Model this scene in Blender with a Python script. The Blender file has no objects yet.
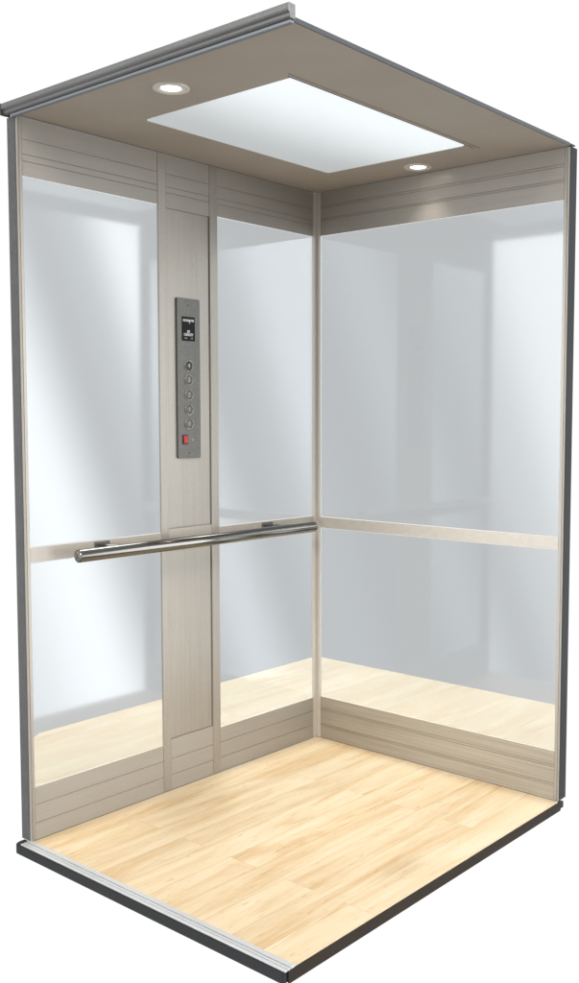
import bpy, bmesh, math
from mathutils import Vector, Matrix
PI = math.pi
S = bpy.context.scene
COL = S.collection
W, D, H = 1.0977, 1.3396, 2.2          # clear width, depth and height of the cab

# ------------------------------------------------------------------ materials
def mat(name):
    m = bpy.data.materials.new(name); m.use_nodes = True
    nt = m.node_tree; nt.nodes.clear()
    out = nt.nodes.new('ShaderNodeOutputMaterial')
    return m, nt, out
def N(nt, kind, **kw):
    n = nt.nodes.new(kind)
    for k, v in kw.items():
        if k in n.inputs.keys(): n.inputs[k].default_value = v
        else: setattr(n, k, v)
    return n
def ramp(nt, pts):
    r = nt.nodes.new('ShaderNodeValToRGB')
    e = r.color_ramp.elements
    while len(e) < len(pts): e.new(0.5)
    for i, (p, c) in enumerate(pts):
        e[i].position = p; e[i].color = (*c, 1) if len(c) == 3 else c
    return r
def mix(nt, fac, a, b, mode='MIX'):
    n = nt.nodes.new('ShaderNodeMix'); n.data_type = 'RGBA'; n.blend_type = mode
    for sock, v in ((n.inputs[0], fac), (n.inputs[6], a), (n.inputs[7], b)):
        if hasattr(v, 'is_output'): nt.links.new(v, sock)
        else: sock.default_value = v if not isinstance(v, tuple) or len(v) == 4 else (*v, 1)
    return n.outputs[2]
def coords(nt, scale, kind='Object', rot=(0, 0, 0)):
    tc = nt.nodes.new('ShaderNodeTexCoord'); mp = nt.nodes.new('ShaderNodeMapping')
    mp.inputs['Scale'].default_value = scale; mp.inputs['Rotation'].default_value = rot
    nt.links.new(tc.outputs[kind], mp.inputs['Vector']); return mp.outputs[0]

def surface(name, col, rough=.45, metal=0., speck=.0, grain=(1, 1, 1), grain_amt=0., bump=0., var=.04, coat=0., spec=.5):
    """Painted, laminated or metal sheet with speckle, directional grain and uneven gloss."""
    m, nt, out = mat(name); L = nt.links.new
    b = N(nt, 'ShaderNodeBsdfPrincipled', Metallic=metal, Roughness=rough)
    b.inputs['Specular IOR Level'].default_value = spec; b.inputs['Coat Roughness'].default_value = .16
    b.inputs['Coat Weight'].default_value = coat
    c = (*col, 1)
    dark = tuple(x * (1 - speck) for x in col); lite = tuple(min(1, x * (1 + speck)) for x in col)
    n1 = N(nt, 'ShaderNodeTexNoise', Scale=420., Detail=3., Roughness=.7)
    L(coords(nt, (1, 1, 1)), n1.inputs['Vector'])
    r1 = ramp(nt, [(.33, dark), (.67, lite)]); L(n1.outputs[0], r1.inputs[0])
    n2 = N(nt, 'ShaderNodeTexNoise', Scale=1., Detail=5., Roughness=.6)
    L(coords(nt, grain), n2.inputs['Vector'])
    g = 1 - grain_amt
    r2 = ramp(nt, [(.35, (g, g, g * .985)), (.62, (1, 1, 1))]); L(n2.outputs[0], r2.inputs[0])
    n3 = N(nt, 'ShaderNodeTexNoise', Scale=2.3, Detail=2.)
    L(coords(nt, (1, 1, 1)), n3.inputs['Vector'])
    r3 = ramp(nt, [(.3, (1 - var,) * 3), (.7, (1, 1, 1))]); L(n3.outputs[0], r3.inputs[0])
    c1 = mix(nt, 1., r1.outputs[0], r2.outputs[0], 'MULTIPLY')
    c2 = mix(nt, 1., c1, r3.outputs[0], 'MULTIPLY')
    L(c2, b.inputs['Base Color'])
    rr = N(nt, 'ShaderNodeMapRange'); rr.inputs['To Min'].default_value = max(.02, rough - .06); rr.inputs['To Max'].default_value = rough + .08
    L(n3.outputs[0], rr.inputs['Value']); L(rr.outputs[0], b.inputs['Roughness'])
    if bump:
        bp = N(nt, 'ShaderNodeBump', Strength=bump, Distance=.0006)
        L(n1.outputs[0], bp.inputs['Height']); L(bp.outputs[0], b.inputs['Normal'])
    L(b.outputs[0], out.inputs[0])
    return m

M = {}
TAN = (.42, .39, .35)
M['laminate'] = surface('champagne_laminate', TAN, .42, 0, .20, (3, 3, 90), .05, .08, coat=.35)
M['laminate_up'] = surface('champagne_laminate_stile', (.405, .375, .335), .36, .3, .12, (90, 90, 3), .07, .12)
M['laminate_band'] = surface('champagne_rail', (.50, .46, .41), .40, .1, .10, (90, 90, 4), .06, .12)
M['weave'] = surface('woven_wood_laminate', (.46, .41, .335), .5, 0, .20, (2, 2, 130), .20, .2)
M['groove'] = surface('groove_brown', (.31, .27, .22), .7)
M['gap'] = surface('gap_dark', (.06, .055, .05), .6)
M['pale_trim'] = surface('pale_aluminium_trim', (.70, .66, .61), .3, .25, .04)
M['edge_trim'] = surface('satin_edge_trim', (.42, .385, .34), .5, .2, .08)
M['rail_pale'] = surface('pale_champagne_rail', (.62, .58, .52), .40, .1, .16, (30, 90, 90), .08, .12)
M['edge_grey'] = surface('grey_powder_coat', (.115, .115, .115), .7, .1, .35, (20, 20, 20), .1, .3)
M['edge_dark'] = surface('charcoal_powder_coat', (.022, .023, .025), .75, 0, .2, (20, 20, 20), .1, .2)
M['edge_brown'] = surface('dark_brown_edge', (.032, .020, .012), .85, 0, .25, (20, 4, 60), .2, .2)
M['ceiling'] = surface('taupe_ceiling', (.48, .42, .36), .55, 0, .16, (6, 6, 6), .05, .2)
M['ceiling_frame'] = surface('taupe_frame', (.21, .185, .16), .5)
M['roof_edge'] = surface('blue_grey_roof_edge', (.085, .09, .10), .6, .2, .08)
M['fascia'] = surface('brushed_fascia', (.20, .20, .197), .42, .6, .2, (3, 90, 90), .16, .15)
M['lip'] = surface('pale_blue_lip', (.24, .255, .28), .55, .2, .03)
M['alu'] = surface('sill_aluminium', (.74, .75, .76), .32, .3, .04, (2, 80, 2), .08)
M['cop'] = surface('brushed_steel_panel', (.15, .145, .135), .45, .3, .22, (60, 60, 60), .1, .2)
M['button'] = surface('button_steel', (.13, .125, .115), .45, .3, .06)
M['ring'] = surface('button_ring', (.50, .49, .46), .22, .9, .03)
M['etch'] = surface('etched_digit', (.44, .43, .40), .45, .2)
M['etch_dark'] = surface('etched_black', (.02, .02, .02), .4)
M['black'] = surface('black_glass', (.004, .004, .004), .3, spec=.12)
M['black_plastic'] = surface('black_plastic', (.012, .011, .011), .4)
M['chrome'] = surface('polished_steel', (.19, .182, .17), .09, 1., .02, (3, 90, 90), .06)
M['trim_white'] = surface('downlight_trim', (.78, .73, .69), .35, .1)

def emit(name, col, st):
    m, nt, out = mat(name); e = N(nt, 'ShaderNodeEmission', Strength=st); e.inputs[0].default_value = (*col, 1)
    nt.links.new(e.outputs[0], out.inputs[0]); return m
M['lamp'] = emit('lamp_lens', (1, .96, .9), 6.)
M['screen_text'] = emit('screen_text', (.9, .9, .88), .75)
M['screen_text_dim'] = emit('screen_text_dim', (.5, .5, .5), .5)
m, nt, out = mat('red_rocker'); b = N(nt, 'ShaderNodeBsdfPrincipled', Roughness=.3)
b.inputs['Base Color'].default_value = (.42, .006, .006, 1); b.inputs['Emission Color'].default_value = (1, .01, .01, 1)
b.inputs['Emission Strength'].default_value = .12; nt.links.new(b.outputs[0], out.inputs[0]); M['red'] = m

# tinted glass with a mirror-like reflecting coat; each pane is a real slab, so light is tinted at both faces
m, nt, out = mat('tinted_glass'); L = nt.links.new
tg = N(nt, 'ShaderNodeBsdfTransparent'); tg.inputs[0].default_value = (.718, .734, .742, 1)
gg = N(nt, 'ShaderNodeBsdfAnisotropic', Roughness=.065); gg.inputs['Color'].default_value = (.96, .98, 1, 1)
mx = N(nt, 'ShaderNodeMixShader'); mx.inputs[0].default_value = .055
L(tg.outputs[0], mx.inputs[1]); L(gg.outputs[0], mx.inputs[2]); L(mx.outputs[0], out.inputs[0]); M['glass'] = m
M['mirror_edge'] = surface('mirror_edge', (.42, .43, .45), .25, .5)
m, nt, out = mat('ceiling_diffuser'); L = nt.links.new
b = N(nt, 'ShaderNodeBsdfPrincipled', Roughness=.35); b.inputs['Base Color'].default_value = (.45, .47, .48, 1)
b.inputs['Emission Color'].default_value = (.86, .93, .97, 1); eg = nt.nodes.new('ShaderNodeTexCoord'); es = nt.nodes.new('ShaderNodeSeparateXYZ'); L(eg.outputs['Object'], es.inputs[0])
em = N(nt, 'ShaderNodeMapRange', interpolation_type='SMOOTHSTEP'); L(es.outputs[0], em.inputs[0])
em.inputs['From Min'].default_value = .30; em.inputs['From Max'].default_value = .80; em.inputs['To Min'].default_value = .36; em.inputs['To Max'].default_value = .78
L(em.outputs[0], b.inputs['Emission Strength'])  # emission rises towards one side, painting a highlight onto the panel
L(b.outputs[0], out.inputs[0]); M['diffuser'] = m

# maple floor: staggered planks along the depth, soft cathedral grain, small flecks
def maple(name, pale):
    m, nt, out = mat(name); L = nt.links.new
    b = N(nt, 'ShaderNodeBsdfPrincipled', Roughness=.34)
    b.inputs['Specular IOR Level'].default_value = .4
    tc = nt.nodes.new('ShaderNodeTexCoord')
    sep = nt.nodes.new('ShaderNodeSeparateXYZ'); L(tc.outputs['Object'], sep.inputs[0])
    cmb = nt.nodes.new('ShaderNodeCombineXYZ'); L(sep.outputs[1], cmb.inputs[0]); L(sep.outputs[0], cmb.inputs[1])
    def brick(c1, c2, mo, ms, bias=0.):
        n = N(nt, 'ShaderNodeTexBrick', Scale=1., offset=.37, offset_frequency=2, squash=1.)
        n.inputs['Mortar Size'].default_value = ms; n.inputs['Mortar Smooth'].default_value = .3; n.inputs['Bias'].default_value = bias
        n.inputs['Brick Width'].default_value = 1.02; n.inputs['Row Height'].default_value = .11
        for k, v in (('Color1', c1), ('Color2', c2), ('Mortar', mo)): n.inputs[k].default_value = (*v, 1)
        L(cmb.outputs[0], n.inputs['Vector']); return n
    bk = brick((0, 0, 0), (1, 1, 1), (.5, .5, .5), 0.)
    off = N(nt, 'ShaderNodeVectorMath', operation='MULTIPLY_ADD')   # each plank takes its own piece of grain
    L(bk.outputs[0], off.inputs[0]); off.inputs[1].default_value = (7.3, 3.1, 11.7); L(cmb.outputs[0], off.inputs[2])
    def grain(scale, detail, rough_, dist, sc):
        mp = nt.nodes.new('ShaderNodeMapping'); mp.inputs['Scale'].default_value = sc; L(off.outputs[0], mp.inputs[0])
        n = N(nt, 'ShaderNodeTexNoise', Scale=scale, Detail=detail, Roughness=rough_, Distortion=dist); L(mp.outputs[0], n.inputs['Vector']); return n
    g1 = grain(1., 6., .62, 1.2, (1.1, 9, 1)); g2 = grain(1., 5., .7, .4, (7, 110, 1)); g3 = grain(1., 3., .6, 1.5, (1.3, 5, 1))
    g4 = grain(1., 2., .5, .3, (26, 190, 1))
    A = ramp(nt, [(.26, (.68, .47, .25)), (.40, (.80, .62, .39)), (.54, (.86, .72, .51)), (.74, (.88, .77, .585))]); L(g1.outputs[0], A.inputs[0])
    B = ramp(nt, [(.36, (.87, .79, .67)), (.54, (1, 1, 1))]); L(g2.outputs[0], B.inputs[0])
    Cc = ramp(nt, [(.3, (.93, .88, .80)), (.65, (1.0, 1.0, 1.0))]); L(g3.outputs[0], Cc.inputs[0])
    F = ramp(nt, [(.0, (1, 1, 1)), (.66, (1, 1, 1)), (.75, (.68, .52, .38))]); L(g4.outputs[0], F.inputs[0])
    P = brick((.95, .93, .90), (1.0, .99, .975), (.80, .72, .61), .001)
    pt = ramp(nt, [(.40, (.12,) * 3), (.62, (1,) * 3)]); L(g1.outputs[0], pt.inputs[0]); pi_ = nt.nodes.new('ShaderNodeInvert'); L(pt.outputs[0], pi_.inputs['Color'])
    c = mix(nt, pi_.outputs[0], A.outputs[0], mix(nt, 1., A.outputs[0], B.outputs[0], 'MULTIPLY')); c = mix(nt, 1., c, Cc.outputs[0], 'MULTIPLY')
    c = mix(nt, .8, c, F.outputs[0], 'MULTIPLY'); c = mix(nt, 1., c, P.outputs[0], 'MULTIPLY')
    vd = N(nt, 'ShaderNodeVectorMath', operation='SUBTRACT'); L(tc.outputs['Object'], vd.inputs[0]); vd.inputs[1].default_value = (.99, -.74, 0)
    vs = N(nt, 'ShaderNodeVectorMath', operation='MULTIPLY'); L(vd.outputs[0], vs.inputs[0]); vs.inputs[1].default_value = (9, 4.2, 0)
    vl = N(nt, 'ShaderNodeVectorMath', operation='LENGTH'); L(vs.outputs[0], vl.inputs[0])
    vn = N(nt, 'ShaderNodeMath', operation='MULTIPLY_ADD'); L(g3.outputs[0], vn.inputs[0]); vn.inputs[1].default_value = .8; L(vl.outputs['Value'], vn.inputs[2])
    st = ramp(nt, [(.3, (.70, .62, .52)), (1., (1, 1, 1))]); st.color_ramp.interpolation = 'EASE'; L(vn.outputs[0], st.inputs[0])  # soft shadow near the front right, painted into the plank colour
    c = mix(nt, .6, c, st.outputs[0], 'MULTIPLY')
    c = mix(nt, pale, c, (.88, .85, .76))
    L(c, b.inputs['Base Color'])
    rr = N(nt, 'ShaderNodeMapRange'); rr.inputs['To Min'].default_value = .28; rr.inputs['To Max'].default_value = .46
    L(g2.outputs[0], rr.inputs[0]); L(rr.outputs[0], b.inputs['Roughness'])
    bp = N(nt, 'ShaderNodeBump', Strength=.12, Distance=.0008); L(P.outputs[0], bp.inputs['Height']); L(bp.outputs[0], b.inputs['Normal'])
    L(b.outputs[0], out.inputs[0]); return m
M['maple'] = maple('maple_planks', 0.); M['maple_reflection'] = maple('washed_reflection_maple', .42)  # pale copy has the washed-out look of a reflection mixed into its colour

# ------------------------------------------------------------------ geometry helpers
class MB:
    def __init__(s): s.bm = bmesh.new()
    def box(s, a, b, bev=0., seg=2):
        t = bmesh.new()
        r = bmesh.ops.create_cube(t, size=1)
        a, b = Vector(a), Vector(b)
        for v in t.verts: v.co = Vector([(a[i] + b[i]) / 2 + v.co[i] * abs(b[i] - a[i]) for i in range(3)])
        if bev: bmesh.ops.bevel(t, geom=t.edges[:], offset=bev, segments=seg, affect='EDGES', profile=.5)
        s.merge(t); return s
    def merge(s, t):
        me = bpy.data.meshes.new('tmp'); t.to_mesh(me); t.free(); s.bm.from_mesh(me); bpy.data.meshes.remove(me)
    def prism(s, pts, axis, lo, hi, bev=0.):
        """closed outline pts (2D) swept along axis from lo to hi"""
        t = bmesh.new()
        def mk(p, d):
            c = [0, 0, 0]; o = [i for i in range(3) if i != axis]; c[o[0]], c[o[1]], c[axis] = p[0], p[1], d; return t.verts.new(c)
        A_ = [mk(p, lo) for p in pts]; B_ = [mk(p, hi) for p in pts]; n = len(pts)
        t.faces.new(A_); t.faces.new(B_)
        for i in range(n): t.faces.new((A_[i], A_[(i + 1) % n], B_[(i + 1) % n], B_[i]))
        bmesh.ops.recalc_face_normals(t, faces=t.faces[:])
        if bev: bmesh.ops.bevel(t, geom=t.edges[:], offset=bev, segments=2, affect='EDGES')
        s.merge(t); return s
    def lathe(s, prof, origin, axis, seg=64):
        """profile of (radius, height) pairs turned about axis"""
        t = bmesh.new(); ax = Vector(axis).normalized(); q = Vector((0, 0, 1)).rotation_difference(ax); o = Vector(origin)
        rings = []
        for r, h in prof:
            if r < 1e-6: rings.append([t.verts.new(o + q @ Vector((0, 0, h)))])
            else: rings.append([t.verts.new(o + q @ Vector((r * math.cos(2 * PI * k / seg), r * math.sin(2 * PI * k / seg), h))) for k in range(seg)])
        for A_, B_ in zip(rings, rings[1:]):
            for k in range(seg):
                j = (k + 1) % seg
                if len(A_) == 1 and len(B_) == 1: continue
                if len(A_) == 1: t.faces.new((A_[0], B_[k], B_[j]))
                elif len(B_) == 1: t.faces.new((A_[k], A_[j], B_[0]))
                else: t.faces.new((A_[k], A_[j], B_[j], B_[k]))
        bmesh.ops.recalc_face_normals(t, faces=t.faces[:])
        s.merge(t); return s
    def build(s, name, m, parent=None, smooth=False):
        me = bpy.data.meshes.new(name); s.bm.to_mesh(me); s.bm.free()
        for p in me.polygons: p.use_smooth = smooth
        o = bpy.data.objects.new(name, me); COL.objects.link(o); me.materials.append(m)
        if smooth:
            md = o.modifiers.new('smooth_by_angle', 'EDGE_SPLIT'); md.split_angle = math.radians(35)
        if parent:
            o.parent = parent; o.matrix_parent_inverse = Matrix.Translation(parent.location).inverted()
        return o
def B(a, b, bev=0.): return MB().box(a, b, bev)
def tag(o, label=None, cat=None, group=None, kind=None):
    for k, v in (('label', label), ('category', cat), ('group', group), ('kind', kind)):
        if v: o[k] = v
    return o
def thing(name, loc, label, cat, group=None):
    o = bpy.data.objects.new(name, None); o.empty_display_size = .1; COL.objects.link(o); o.location = loc
    return tag(o, label, cat, group)
def rrect(a0, a1, b0, b1, r, n=6):
    pts = []
    for cx, cy, s0 in ((a1 - r, b1 - r, 0), (a0 + r, b1 - r, 90), (a0 + r, b0 + r, 180), (a1 - r, b0 + r, 270)):
        for k in range(n + 1):
            t = math.radians(s0 + 90 * k / n); pts.append((cx + r * math.cos(t), cy + r * math.sin(t)))
    return pts
def text(body, size, origin, m, parent, name, bold=0., sx=1.):
    """raised lettering facing +x on the left wall: reading direction is +y"""
    cu = bpy.data.curves.new('lettering', 'FONT'); cu.body = body; cu.size = size; cu.align_x = 'CENTER'; cu.align_y = 'CENTER'
    cu.extrude = .0003; cu.offset = bold; cu.resolution_u = 3
    to = bpy.data.objects.new('lettering', cu); COL.objects.link(to)
    bpy.context.view_layer.update()
    me = bpy.data.meshes.new_from_object(to.evaluated_get(bpy.context.evaluated_depsgraph_get()))
    bpy.data.objects.remove(to); bpy.data.curves.remove(cu)
    for v in me.vertices:
        x, y, z = v.co; v.co = (origin[0] + z, origin[1] + x * sx, origin[2] + y)
    me.name = name; o = bpy.data.objects.new(name, me); COL.objects.link(o); me.materials.clear(); me.materials.append(m)
    o.parent = parent; o.matrix_parent_inverse = Matrix.Translation(parent.location).inverted()
    return o

# ------------------------------------------------------------------ floor and base
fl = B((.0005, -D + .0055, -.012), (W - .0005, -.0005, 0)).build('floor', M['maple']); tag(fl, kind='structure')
tag(fl, 'pale maple plank floor of the lift cab')
bs = MB()
bs.box((-.040, -D + .008, -.0335), (W - .003, .047, -.013))
bs.build('subfloor', M['edge_dark'], fl)
eb = MB().box((W - .0025, -D - .018, -.0375), (W + .001, .020, -.0035), .0008).box((W + .0005, -.075, -.034), (W + .0016, -.0735, -.006))
o = eb.build('side_edging', M['edge_brown'], fl); o['label'] = 'dark brown edging along the cut side of the floor'
B((W - .0045, -D + .012, -.0034), (W + .0002, -.001, .0008), .0005).build('edge_strip', surface('raw_maple_edge', (.82, .66, .42), .4), fl)

ld = MB().prism([(-.047, -D + .02), (-.88, -.765), (-.925, -.70), (-.925, 1.055), (.56, 1.055), (W - .02, .075), (W - .02, .0485), (-.047, .0485)], 2, -.034, -.004, .001).build('reflection_floor', M['maple_reflection'])  # added slab outside the walls, standing in for the floor's reflection in the panes
tag(ld, kind='structure')

sl = thing('door_sill', (W / 2, -D - .02, -.04), 'charcoal door sill with pale grooved metal track at the front edge of the floor', 'door sill')
fp = [(-.030, -D - .033), (W - .0035, -D - .033), (W - .0035, -D + .0050), (-.045, -D + .0050), (-.045, -D - .014), (-.041, -D - .026), (-.036, -D - .032)]
MB().prism(fp, 2, -.0345, -.0045, .0012).build('front_skirt', M['edge_dark'], sl)
tr = MB()
for y0, y1, z in ((-.0305, -.0215, .0005), (-.0195, -.0120, .0008), (-.0095, .0045, .0022)):
    tr.box((-.012, -D + y0, -.0042), (W + .0008, -D + y1, z), .0007)
tr.build('track', M['alu'], sl)
B((-.010, -D - .031, -.0043), (W - .001, -D + .0045, -.0028)).build('track_channel', M['gap'], sl)

# ------------------------------------------------------------------ side wall (plane x = 0)
YC = [(-.023, 0.), (-.577, -.540), (-.811, -.777), (-D + .0045, -D + .0145)]   # upright stiles
lw = thing('panelled_wall', (0, -D / 2, 0), 'long champagne wall behind the handrail, with four glass panes around a column', 'wall')
os_ = MB().box((-.050, -D - .002, .0005), (-.0115, -D + .012, 2.197), .0015).box((-.045, -D + .0125, 2.06), (-.0115, .046, 2.197), .0015)
os_.box((-.0113, -D - .0018, .0015), (-.0065, -D + .004, 2.1965))
os_.build('outer_shell', M['edge_grey'], lw)
for a_, b_ in (((-.011, -D + .006, .003), (-.006, -.0002, .162)), ((-.011, -D + .006, 2.035), (-.006, -.0002, 2.197)), ((-.011, -.805, .1625), (-.006, -.546, 2.0345)),
               ((-.011, -D + .006, .872), (-.006, -.8055, .912)), ((-.011, -.5455, .872), (-.006, -.0002, .912))):
    B(a_, b_).build('backing', M['laminate_up'], lw)
B((-.0062, -D - .0008, .0015), (.0003, -D + .004, 2.197), .0008).build('front_trim', M['edge_trim'], lw)
for i, (a, b_) in enumerate(YC):
    B((-.0055, a, .0015), (.0012 if i else .0025, b_, 2.1985), .0009).build('stile', M['laminate_up' if i else 'pale_trim'], lw)
segs = [(-.540, -.023), (-.777, -.577), (-D + .0145, -.811)]
def grooved(name, lo, hi, grooves, seg, m, parent, plane):
    """board made of strips parted by thin real grooves"""
    zs = [lo] + [g for g in grooves] + [hi]; g = .0011
    mb = MB(); bk_ = MB()
    for k, (z0, z1) in enumerate(zip(zs, zs[1:])):
        a = z0 + (g if k else 0); b_ = z1 - (g if k < len(zs) - 2 else 0)
        if plane == 'x': mb.box((-.0052, seg[0] + .0008, a), (.0002, seg[1] - .0008, b_), .0006)
        else: mb.box((seg[0] + .0008, -.0002, a), (seg[1] - .0008, .0052, b_), .0006)
    if plane == 'x': bk_.box((-.0056, seg[0] + .001, lo + .001), (-.0014, seg[1] - .001, hi - .001))
    else: bk_.box((seg[0] + .001, .0014, lo + .001), (seg[1] - .001, .0056, hi - .001))
    o = mb.build(name, m, parent)
    bk_.build('groove_fill', M['groove'], o)
    return o
for i, s_ in enumerate(segs):
    grooved('kick_board', .0015, .168 if i != 1 else .183, [.055, .113], s_, M['laminate'], lw, 'x')
    grooved('top_board', 2.027 if i != 1 else 2.020, 2.1985, [2.070, 2.090, 2.133], s_, M['laminate'], lw, 'x')
for i, s_ in enumerate(segs):
    B((-.0052, s_[0] + .0004, .869), (.0004, s_[1] - .0004, .915 if i != 1 else .926), .0006).build('mid_rail', M['laminate_band'], lw)
def pane_x(y0, y1, z0, z1, tilt):
    mb = MB(); mb.box((-.0058, y0, z0), (-.0018, y1, z1), .0009)
    o = mb.build('glass_pane', M['glass'], lw)
    for v in o.data.vertices: v.co.x -= (v.co.z - z0) * tilt
    return o
TL, TR = 0, 0
for y0, y1 in ((-.5385, -.0245), (-D + .0160, -.8125)):
    pane_x(y0, y1, .1695, .8675, TL); pane_x(y0, y1, .9165, 2.0255, 0)
for y0 in (-.5395, -.812):      # thin dark shadow gap of the pane edge
    pass
for z0, z1 in ((.1855, .8670), (.9285, 2.0175)):
    B((-.0058, -.7745, z0), (-.0030, -.5815, z1), .0005).build('column_panel', M['laminate_up'], lw)

# ------------------------------------------------------------------ rear wall (plane y = 0)
rw = thing('glazed_wall', (W / 2, 0, 0), 'short champagne wall with two large glass panes, one above the other, on the right', 'wall')
os_ = MB().box((W - .012, .0115, .0005), (W + .0005, .056, 2.2025), .0015).box((-.0112, .0115, 2.06), (W - .0125, .047, 2.198), .0015).box((W - .0030, .0039, .0015), (W + .0003, .0112, 2.2))
os_.build('outer_shell', M['edge_dark'], rw)
for a_, b_ in (((-.005, .006, .003), (W - .004, .011, .166)), ((-.005, .006, 2.035), (W - .004, .011, 2.197)), ((.015, .006, .870), (W - .012, .011, .908))):
    B(a_, b_).build('backing', M['laminate_up'], rw)
MB().box((-.0112, .0002, .002), (-.0002, .0112, 2.0595)).build('corner_post', M['laminate_up'], rw)
B((W - .004, -.0008, .0015), (W + .0008, .0036, 2.198), .0008).build('front_trim', M['edge_trim'], rw)
for a, b_ in ((.0026, .0205), (W - .0155, W - .0045)):
    B((a, -.0012, .0015), (b_, .0055, 2.1985), .0009).build('stile', M['pale_trim' if a < .1 else 'laminate_up'], rw)
sg = (.0205, W - .0155)
grooved('kick_board', .0015, .172, [.052, .060, .118, .126], sg, M['weave'], rw, 'y')
grooved('top_board', 2.030, 2.1985, [2.089, 2.096, 2.138, 2.146], sg, M['laminate'], rw, 'y')
B((sg[0] + .0004, -.0004, .867), (sg[1] - .0004, .0052, .911), .0006).build('mid_rail', M['rail_pale'], rw)
for z0, z1, t in ((.1735, .8655, TR), (.9125, 2.0285, 0)):
    o = B((sg[0] + .001, .0018, z0), (sg[1] - .0015, .0058, z1), .0009).build('glass_pane', M['glass'], rw)
    for v in o.data.vertices: v.co.y += (v.co.z - z0) * t
for z0, z1 in ((.1735, .8655), (.9125, 2.0285)):
    B((sg[1] - .0012, .0006, z0), (sg[1] + .0000, .0052, z1)).build('pane_edge_bead', M['mirror_edge'], rw)

# ------------------------------------------------------------------ ceiling
OX0, OX1, OY0, OY1 = .249, .840, -1.066, -.222
DL = [(.535, -1.209), (.554, -.088)]
cl = MB()
cl.box((.0005, -D - .001, H), (OX0, -.0005, H + .008)); cl.box((OX1, -D - .001, H), (W - .002, -.0005, H + .008))
cl.box((OX0, -D - .001, H), (OX1, OY0, H + .008)); cl.box((OX0, OY1, H), (OX1, -.0005, H + .008))
ce = cl.build('ceiling', M['ceiling']); tag(ce, 'taupe ceiling of the lift cab with a rectangular opening', kind='structure')
B((-.044, -D - .001, H + .0085), (W - .002, .046, H + .0125)).build('roof_sheet', M['roof_edge'], ce)
B((W - .0018, -D - .003, H + .0005), (W + .0015, .0005, H + .0125), .0006).build('roof_edge_trim', M['roof_edge'], ce)
fr = MB()
for k, (e, w_) in enumerate(((.0035, .0018), (.018, .0016))):
    x1, y1 = OX1 + e, OY1 + .004 + e * .2
    fr.box((x1, OY0 - .01 - e, H - .0012), (x1 + w_, y1 + .03 + e, H + .0005))
fr.build('opening_seam', M['ceiling_frame'], ce)
pn = MB().prism(rrect(OX0 + .001, OX1 - .001, OY0 + .001, OY1 - .001, .012), 2, H - .0015, H + .006, .0008).build('ceiling_light_panel', M['diffuser'])
tag(pn, 'large pale rectangular luminous panel set in the taupe ceiling', 'light panel')

fa = thing('roof_fascia', (W / 2, -D - .02, H), 'grey brushed metal fascia running along the front top edge of the cab', 'fascia')
prof = [(-D - .001, H + .0005), (-D - .018, H + .0005), (-D - .021, H + .0045), (-D - .021, H + .010), (-D - .026, H + .014), (-D - .028, H + .018), (-D - .028, H + .0305), (-D - .022, H + .0335), (-D - .001, H + .0335)]
MB().prism(prof, 0, -.038, W + .012, .0008).build('face_profile', M['fascia'], fa)
B((-.012, -D - .014, H - .0075), (W + .008, -D - .0012, H), .001).build('lower_lip', M['lip'], fa)
B((-.0410, -D - .030, H - .0025), (-.0382, -D + .004, H + .0325), .0012).build('end_cap', M['edge_grey'], fa)

# ------------------------------------------------------------------ downlights
labs = ['recessed round downlight in the front part of the ceiling, near the roof fascia', 'recessed round downlight at the back of the ceiling, above the rear wall']
root = thing('downlight', (0, 0, 0), labs[0], 'downlight', 'round ceiling downlights')
MB().lathe([(.050, 0), (.0495, -.003), (.044, -.0048), (.034, -.0042), (.0285, -.0005), (.0275, .004)], (0, 0, 0), (0, 0, 1)).build('trim_ring', M['trim_white'], root, True)
MB().lathe([(.0275, -.0002), (.020, -.0016), (0, -.002)], (0, 0, 0), (0, 0, 1)).build('lens', M['lamp'], root, True)
root.location = (*DL[0], H)
for ch in root.children: ch.matrix_parent_inverse = Matrix.Identity(4)
r2 = root.copy(); COL.objects.link(r2); r2.location = (*DL[1], H); r2['label'] = labs[1]
for ch in list(root.children):
    c_ = ch.copy(); COL.objects.link(c_); c_.parent = r2

# ------------------------------------------------------------------ button panel
cop = thing('control_panel', (0, -.682, 1.447), 'narrow dark steel lift control panel with round buttons and a small black screen', 'control panel')
YP0, YP1, ZP0, ZP1 = -.735, -.6295, 1.169, 1.724
MB().prism(rrect(YP0, YP1, ZP0, ZP1, .006), 0, -.003, .0040, .0009).build('face_plate', M['cop'], cop)
MB().box((.0036, -.7135, 1.577), (.0050, -.6535, 1.6605), .0006).build('screen', M['black'], cop)
text('INCLINATOR', .0105, (.0054, -.6835, 1.6475), M['screen_text'], cop, 'screen_wordmark', .0003, .80)
text('T', .011, (.0054, -.6790, 1.6400), M['screen_text'], cop, 'screen_mark', .0005, .7)
text('RF', .012, (.0054, -.6835, 1.6090), M['screen_text'], cop, 'screen_caption', .0004, .95)
text('CAPACITY', .0125, (.0054, -.6835, 1.5985), M['screen_text'], cop, 'screen_caption', .0003, .72)
text('12:00', .0075, (.0054, -.6970, 1.5865), M['screen_text_dim'], cop, 'screen_status', .0002, .9)
text('AM', .0075, (.0054, -.6690, 1.5865), M['screen_text_dim'], cop, 'screen_status', .0002, 1.)
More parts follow.
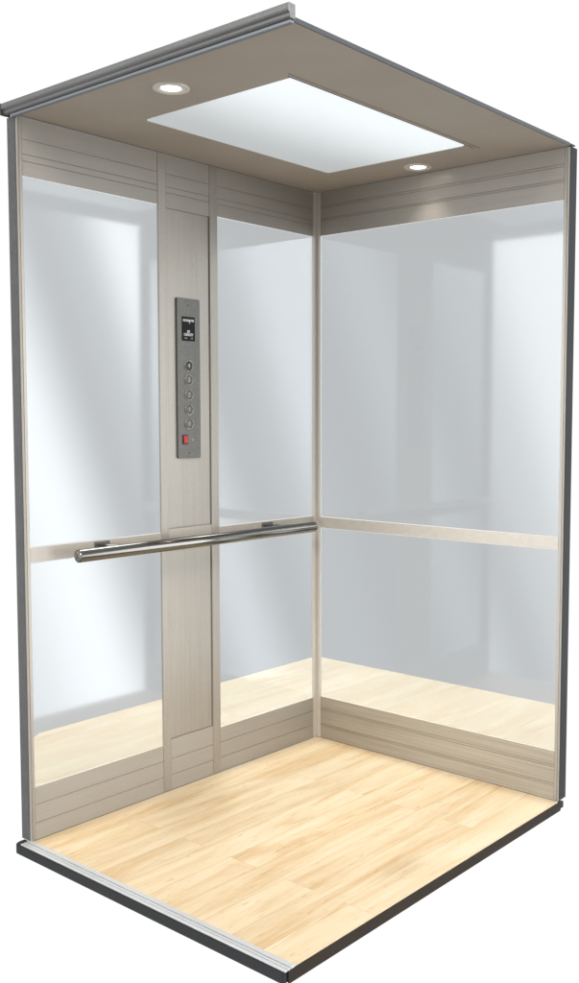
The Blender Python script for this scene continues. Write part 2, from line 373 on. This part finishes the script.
for k, (g, z) in enumerate(zip('43210', (1.491, 1.442, 1.390, 1.339, 1.289))):
    c0 = (.0038, -.684, z)
    bt = MB().lathe([(.0150, 0), (.0150, .0018), (.0135, .0026), (0, .0028)], c0, (1, 0, 0), 40).build('button', M['etch_dark'] if k == 0 else M['button'], cop, True)
    MB().lathe([(.0200, 0), (.0196, .0025), (.0182, .0036), (.0164, .0030), (.0152, .0006)], c0, (1, 0, 0), 40).build('bezel', M['ring'], bt, True)
    text(g, .021, (.0068, -.684, z), M['etch'], bt, 'digit', .0004 if k < 2 else .0001, .95)
    if k == 0: bt['label'] = 'top button with a darker face, marked 4'
sw = MB().box((.0036, -.7150, 1.2175), (.0062, -.6900, 1.2515), .0008).build('rocker_switch', M['black_plastic'], cop)
MB().prism([(.0055, 1.223), (.0100, 1.223), (.0078, 1.235), (.0088, 1.247), (.0055, 1.247)], 1, -.7115, -.6930, .0005).build('rocker', M['red'], sw)
MB().lathe([(.0030, 0), (.0028, .0012), (0, .0016)], (.0038, -.668, 1.233), (1, 0, 0), 20).build('indicator', M['etch'], cop, True)
for z in (1.700, 1.187):
    MB().lathe([(.0030, 0), (.0028, .0006), (.0012, .0006), (.0010, .0001), (0, .0001)], (.0040, -.684, z), (1, 0, 0), 20).build('screw', M['gap'], cop, True)

# ------------------------------------------------------------------ handrail
RX, RZ, RR = .072, .883, .0205
hr = thing('handrail', (0, -.65, .883), 'round polished steel handrail on flat brackets across the long wall', 'handrail')
MB().lathe([(0, .0005), (RR - .003, .0005), (RR - .0006, .0012), (RR, .003), (RR, 1.103), (RR - .003, 1.106), (0, 1.106)], (RX, -1.204, RZ), (0, 1, 0), 64).build('bar', M['chrome'], hr, True)
cap = MB().lathe([(0, -.0014), (RR * .55, -.0014), (RR * .80, -.0006), (RR * .86, .001)], (RX, -1.204, RZ), (0, 1, 0), 48).build('end_cap', M['ring'], hr, True)
cx = MB()
for s_ in (1, -1):
    t = bmesh.new(); bmesh.ops.create_cube(t, size=1)
    for v in t.verts: v.co = Matrix.Translation((RX, -1.2055, RZ)) @ Matrix.Rotation(s_ * PI / 4, 4, 'Y') @ Vector((v.co.x * RR * 1.6, v.co.y * .0006, v.co.z * .0022))
    cx.merge(t)
cx.build('cap_slot', M['gap'], cap)
for y in (-1.055, -.285):
    bm = MB(); bm.prism(rrect(-.030, .030, RZ + .0135 - .001, RZ + .0185 + .004, .002), 1, 0, 1)
    bm.bm.free(); bm = MB()
    bm.prism([(.0012, y - .026), (.0012, y + .018), (RX, y + .044), (RX, y + .004)], 2, RZ + .0165, RZ + .0215, .001)
    bk_ = bm.build('bracket', M['chrome'], hr)
    MB().box((.0003, y - .034, RZ + .008), (.0032, y + .026, RZ + .028), .0012).build('wall_plate', M['cop'], bk_)

for o in (lw, rw, sl, fa): o['kind'] = 'thing'

# ------------------------------------------------------------------ light
wd = bpy.data.worlds.new('World'); S.world = wd; wd.use_nodes = True
nt = wd.node_tree; nt.nodes.clear(); L = nt.links.new
wo = nt.nodes.new('ShaderNodeOutputWorld'); bg = nt.nodes.new('ShaderNodeBackground'); L(bg.outputs[0], wo.inputs[0])
tc = nt.nodes.new('ShaderNodeTexCoord')
def dot(vec):
    n = N(nt, 'ShaderNodeVectorMath', operation='DOT_PRODUCT'); L(tc.outputs['Generated'], n.inputs[0]); n.inputs[1].default_value = vec; return n.outputs['Value']
az = 2.2605
mr = N(nt, 'ShaderNodeMapRange', interpolation_type='SMOOTHSTEP'); L(dot((math.cos(az), math.sin(az), 0)), mr.inputs[0])
mr.inputs['From Min'].default_value = .25; mr.inputs['From Max'].default_value = .55
# behind the camera: mid grey world with slanted white bands added for pane streaks
def sstep(v, lo, hi):
    n = N(nt, 'ShaderNodeMapRange', interpolation_type='SMOOTHSTEP'); L(v, n.inputs[0])
    n.inputs['From Min'].default_value = lo; n.inputs['From Max'].default_value = hi
    if hi < lo:
        n.inputs['From Min'].default_value = hi; n.inputs['From Max'].default_value = lo; n.inputs['To Min'].default_value = 1; n.inputs['To Max'].default_value = 0
    return n.outputs[0]
def op(kind, a_, b_):
    n = nt.nodes.new('ShaderNodeMath'); n.operation = kind
    for k, v in enumerate((a_, b_)):
        if hasattr(v, 'is_output'): L(v, n.inputs[k])
        else: n.inputs[k].default_value = v
    return n.outputs[0]
zr = N(nt, 'ShaderNodeMapRange', interpolation_type='SMOOTHSTEP'); L(dot((0, 0, 1)), zr.inputs[0])
zr.inputs['From Min'].default_value = -.45; zr.inputs['From Max'].default_value = .35; zr.inputs['To Min'].default_value = .30; zr.inputs['To Max'].default_value = .66
total = zr.outputs[0]
# invented bands: distance from a slanted plane, then a soft bright and dark profile
for n_, ctr, amp, lo, hi, prof_ in (
        ((-.6178, .7308, .2903), (.76, .65, .0), 6.2, -.2, .2, [(-.20, .6), (-.125, 1.), (-.06, 0.), (-.03, .12), (.015, .9), (.065, .05), (.09, .2), (.14, 1.), (.2, 1.)]),
        ((.7613, -.5762, .2972), (-.5, -.866, .0), 6.2, -.1, .25, [(-.1, .15), (-.04, .0), (.015, .28), (.06, .05), (.10, .25), (.17, .72), (.25, .85)])):
    mrr = N(nt, 'ShaderNodeMapRange'); L(dot(n_), mrr.inputs[0]); mrr.inputs['From Min'].default_value = lo; mrr.inputs['From Max'].default_value = hi
    rp = ramp(nt, [((c_ - lo) / (hi - lo), (v_,) * 3) for c_, v_ in prof_]); rp.color_ramp.interpolation = 'EASE'
    L(mrr.outputs[0], rp.inputs[0])
    total = op('ADD', total, op('MULTIPLY', op('MULTIPLY', rp.outputs[0], sstep(dot(ctr), .86, .95)), amp))
rc = mix(nt, 1., (.975, .99, 1.0), total, 'MULTIPLY')
cc = mix(nt, mr.outputs[0], rc, (1.03, 1.03, 1.03)); L(cc, bg.inputs[0]); bg.inputs[1].default_value = 1.

def area(name, loc, target, sx, sy, power, col=(1, 1, 1)):
    l = bpy.data.lights.new(name, 'AREA'); l.shape = 'RECTANGLE'; l.size = sx; l.size_y = sy; l.energy = power; l.color = col
    o = bpy.data.objects.new(name, l); COL.objects.link(o); o.location = loc
    o.rotation_euler = (Vector(target) - Vector(loc)).to_track_quat('-Z', 'Y').to_euler(); return o
k = area('added_key_light', (2.3, -3.1, 3.6), (.5, -.65, 0), 1.2, 1.2, 13, (1, .95, .88)); k.data.spread = math.radians(60)  # unseen area lamp added in front to brighten the floor and lower walls
area('added_slab_light', (-.5, .6, 4.3), (-.3, .3, 0), 2.2, 2.2, 340, (1, .98, .93))  # unseen overhead lamp added to brighten the slab behind the glass
for i, (x, y) in enumerate(DL):
    l = bpy.data.lights.new('downlight_lamp', 'SPOT'); l.energy = 2.0; l.spot_size = 1.7; l.spot_blend = .9; l.shadow_soft_size = .02; l.color = (1, .92, .82)
    o = bpy.data.objects.new('downlight_lamp', l); COL.objects.link(o); o.location = (x, y, H - .012)

# ------------------------------------------------------------------ camera
px, py, pz, a, p, r, F, sx, sy = 2.66689, -3.04905, 1.316014, 2.260492, .0713241, .0020536, 1001.898, 345.696, 488.073
f = Vector((math.cos(a) * math.cos(p), math.sin(a) * math.cos(p), -math.sin(p))); rt = Vector((math.sin(a), -math.cos(a), 0)); up = rt.cross(f)
rt2 = math.cos(r) * rt + math.sin(r) * up; up2 = -math.sin(r) * rt + math.cos(r) * up
cam = bpy.data.cameras.new('camera'); co = bpy.data.objects.new('camera', cam); COL.objects.link(co)
mt = Matrix((rt2, up2, -f)).transposed().to_4x4(); mt.translation = (px, py, pz); co.matrix_world = mt
cam.sensor_fit = 'VERTICAL'; cam.sensor_height = 36; cam.lens = F / 983 * 36
cam.shift_x = -(sx - 289.5) / 983; cam.shift_y = (sy - 491.5) / 983; cam.clip_start = .05; cam.clip_end = 200
S.camera = co
S.view_settings.view_transform = 'Standard'; S.view_settings.look = 'None'; S.view_settings.exposure = 0; S.view_settings.gamma = 1
S.render.engine = 'CYCLES'; S.cycles.use_denoising = True; S.cycles.max_bounces = 10; S.cycles.glossy_bounces = 6
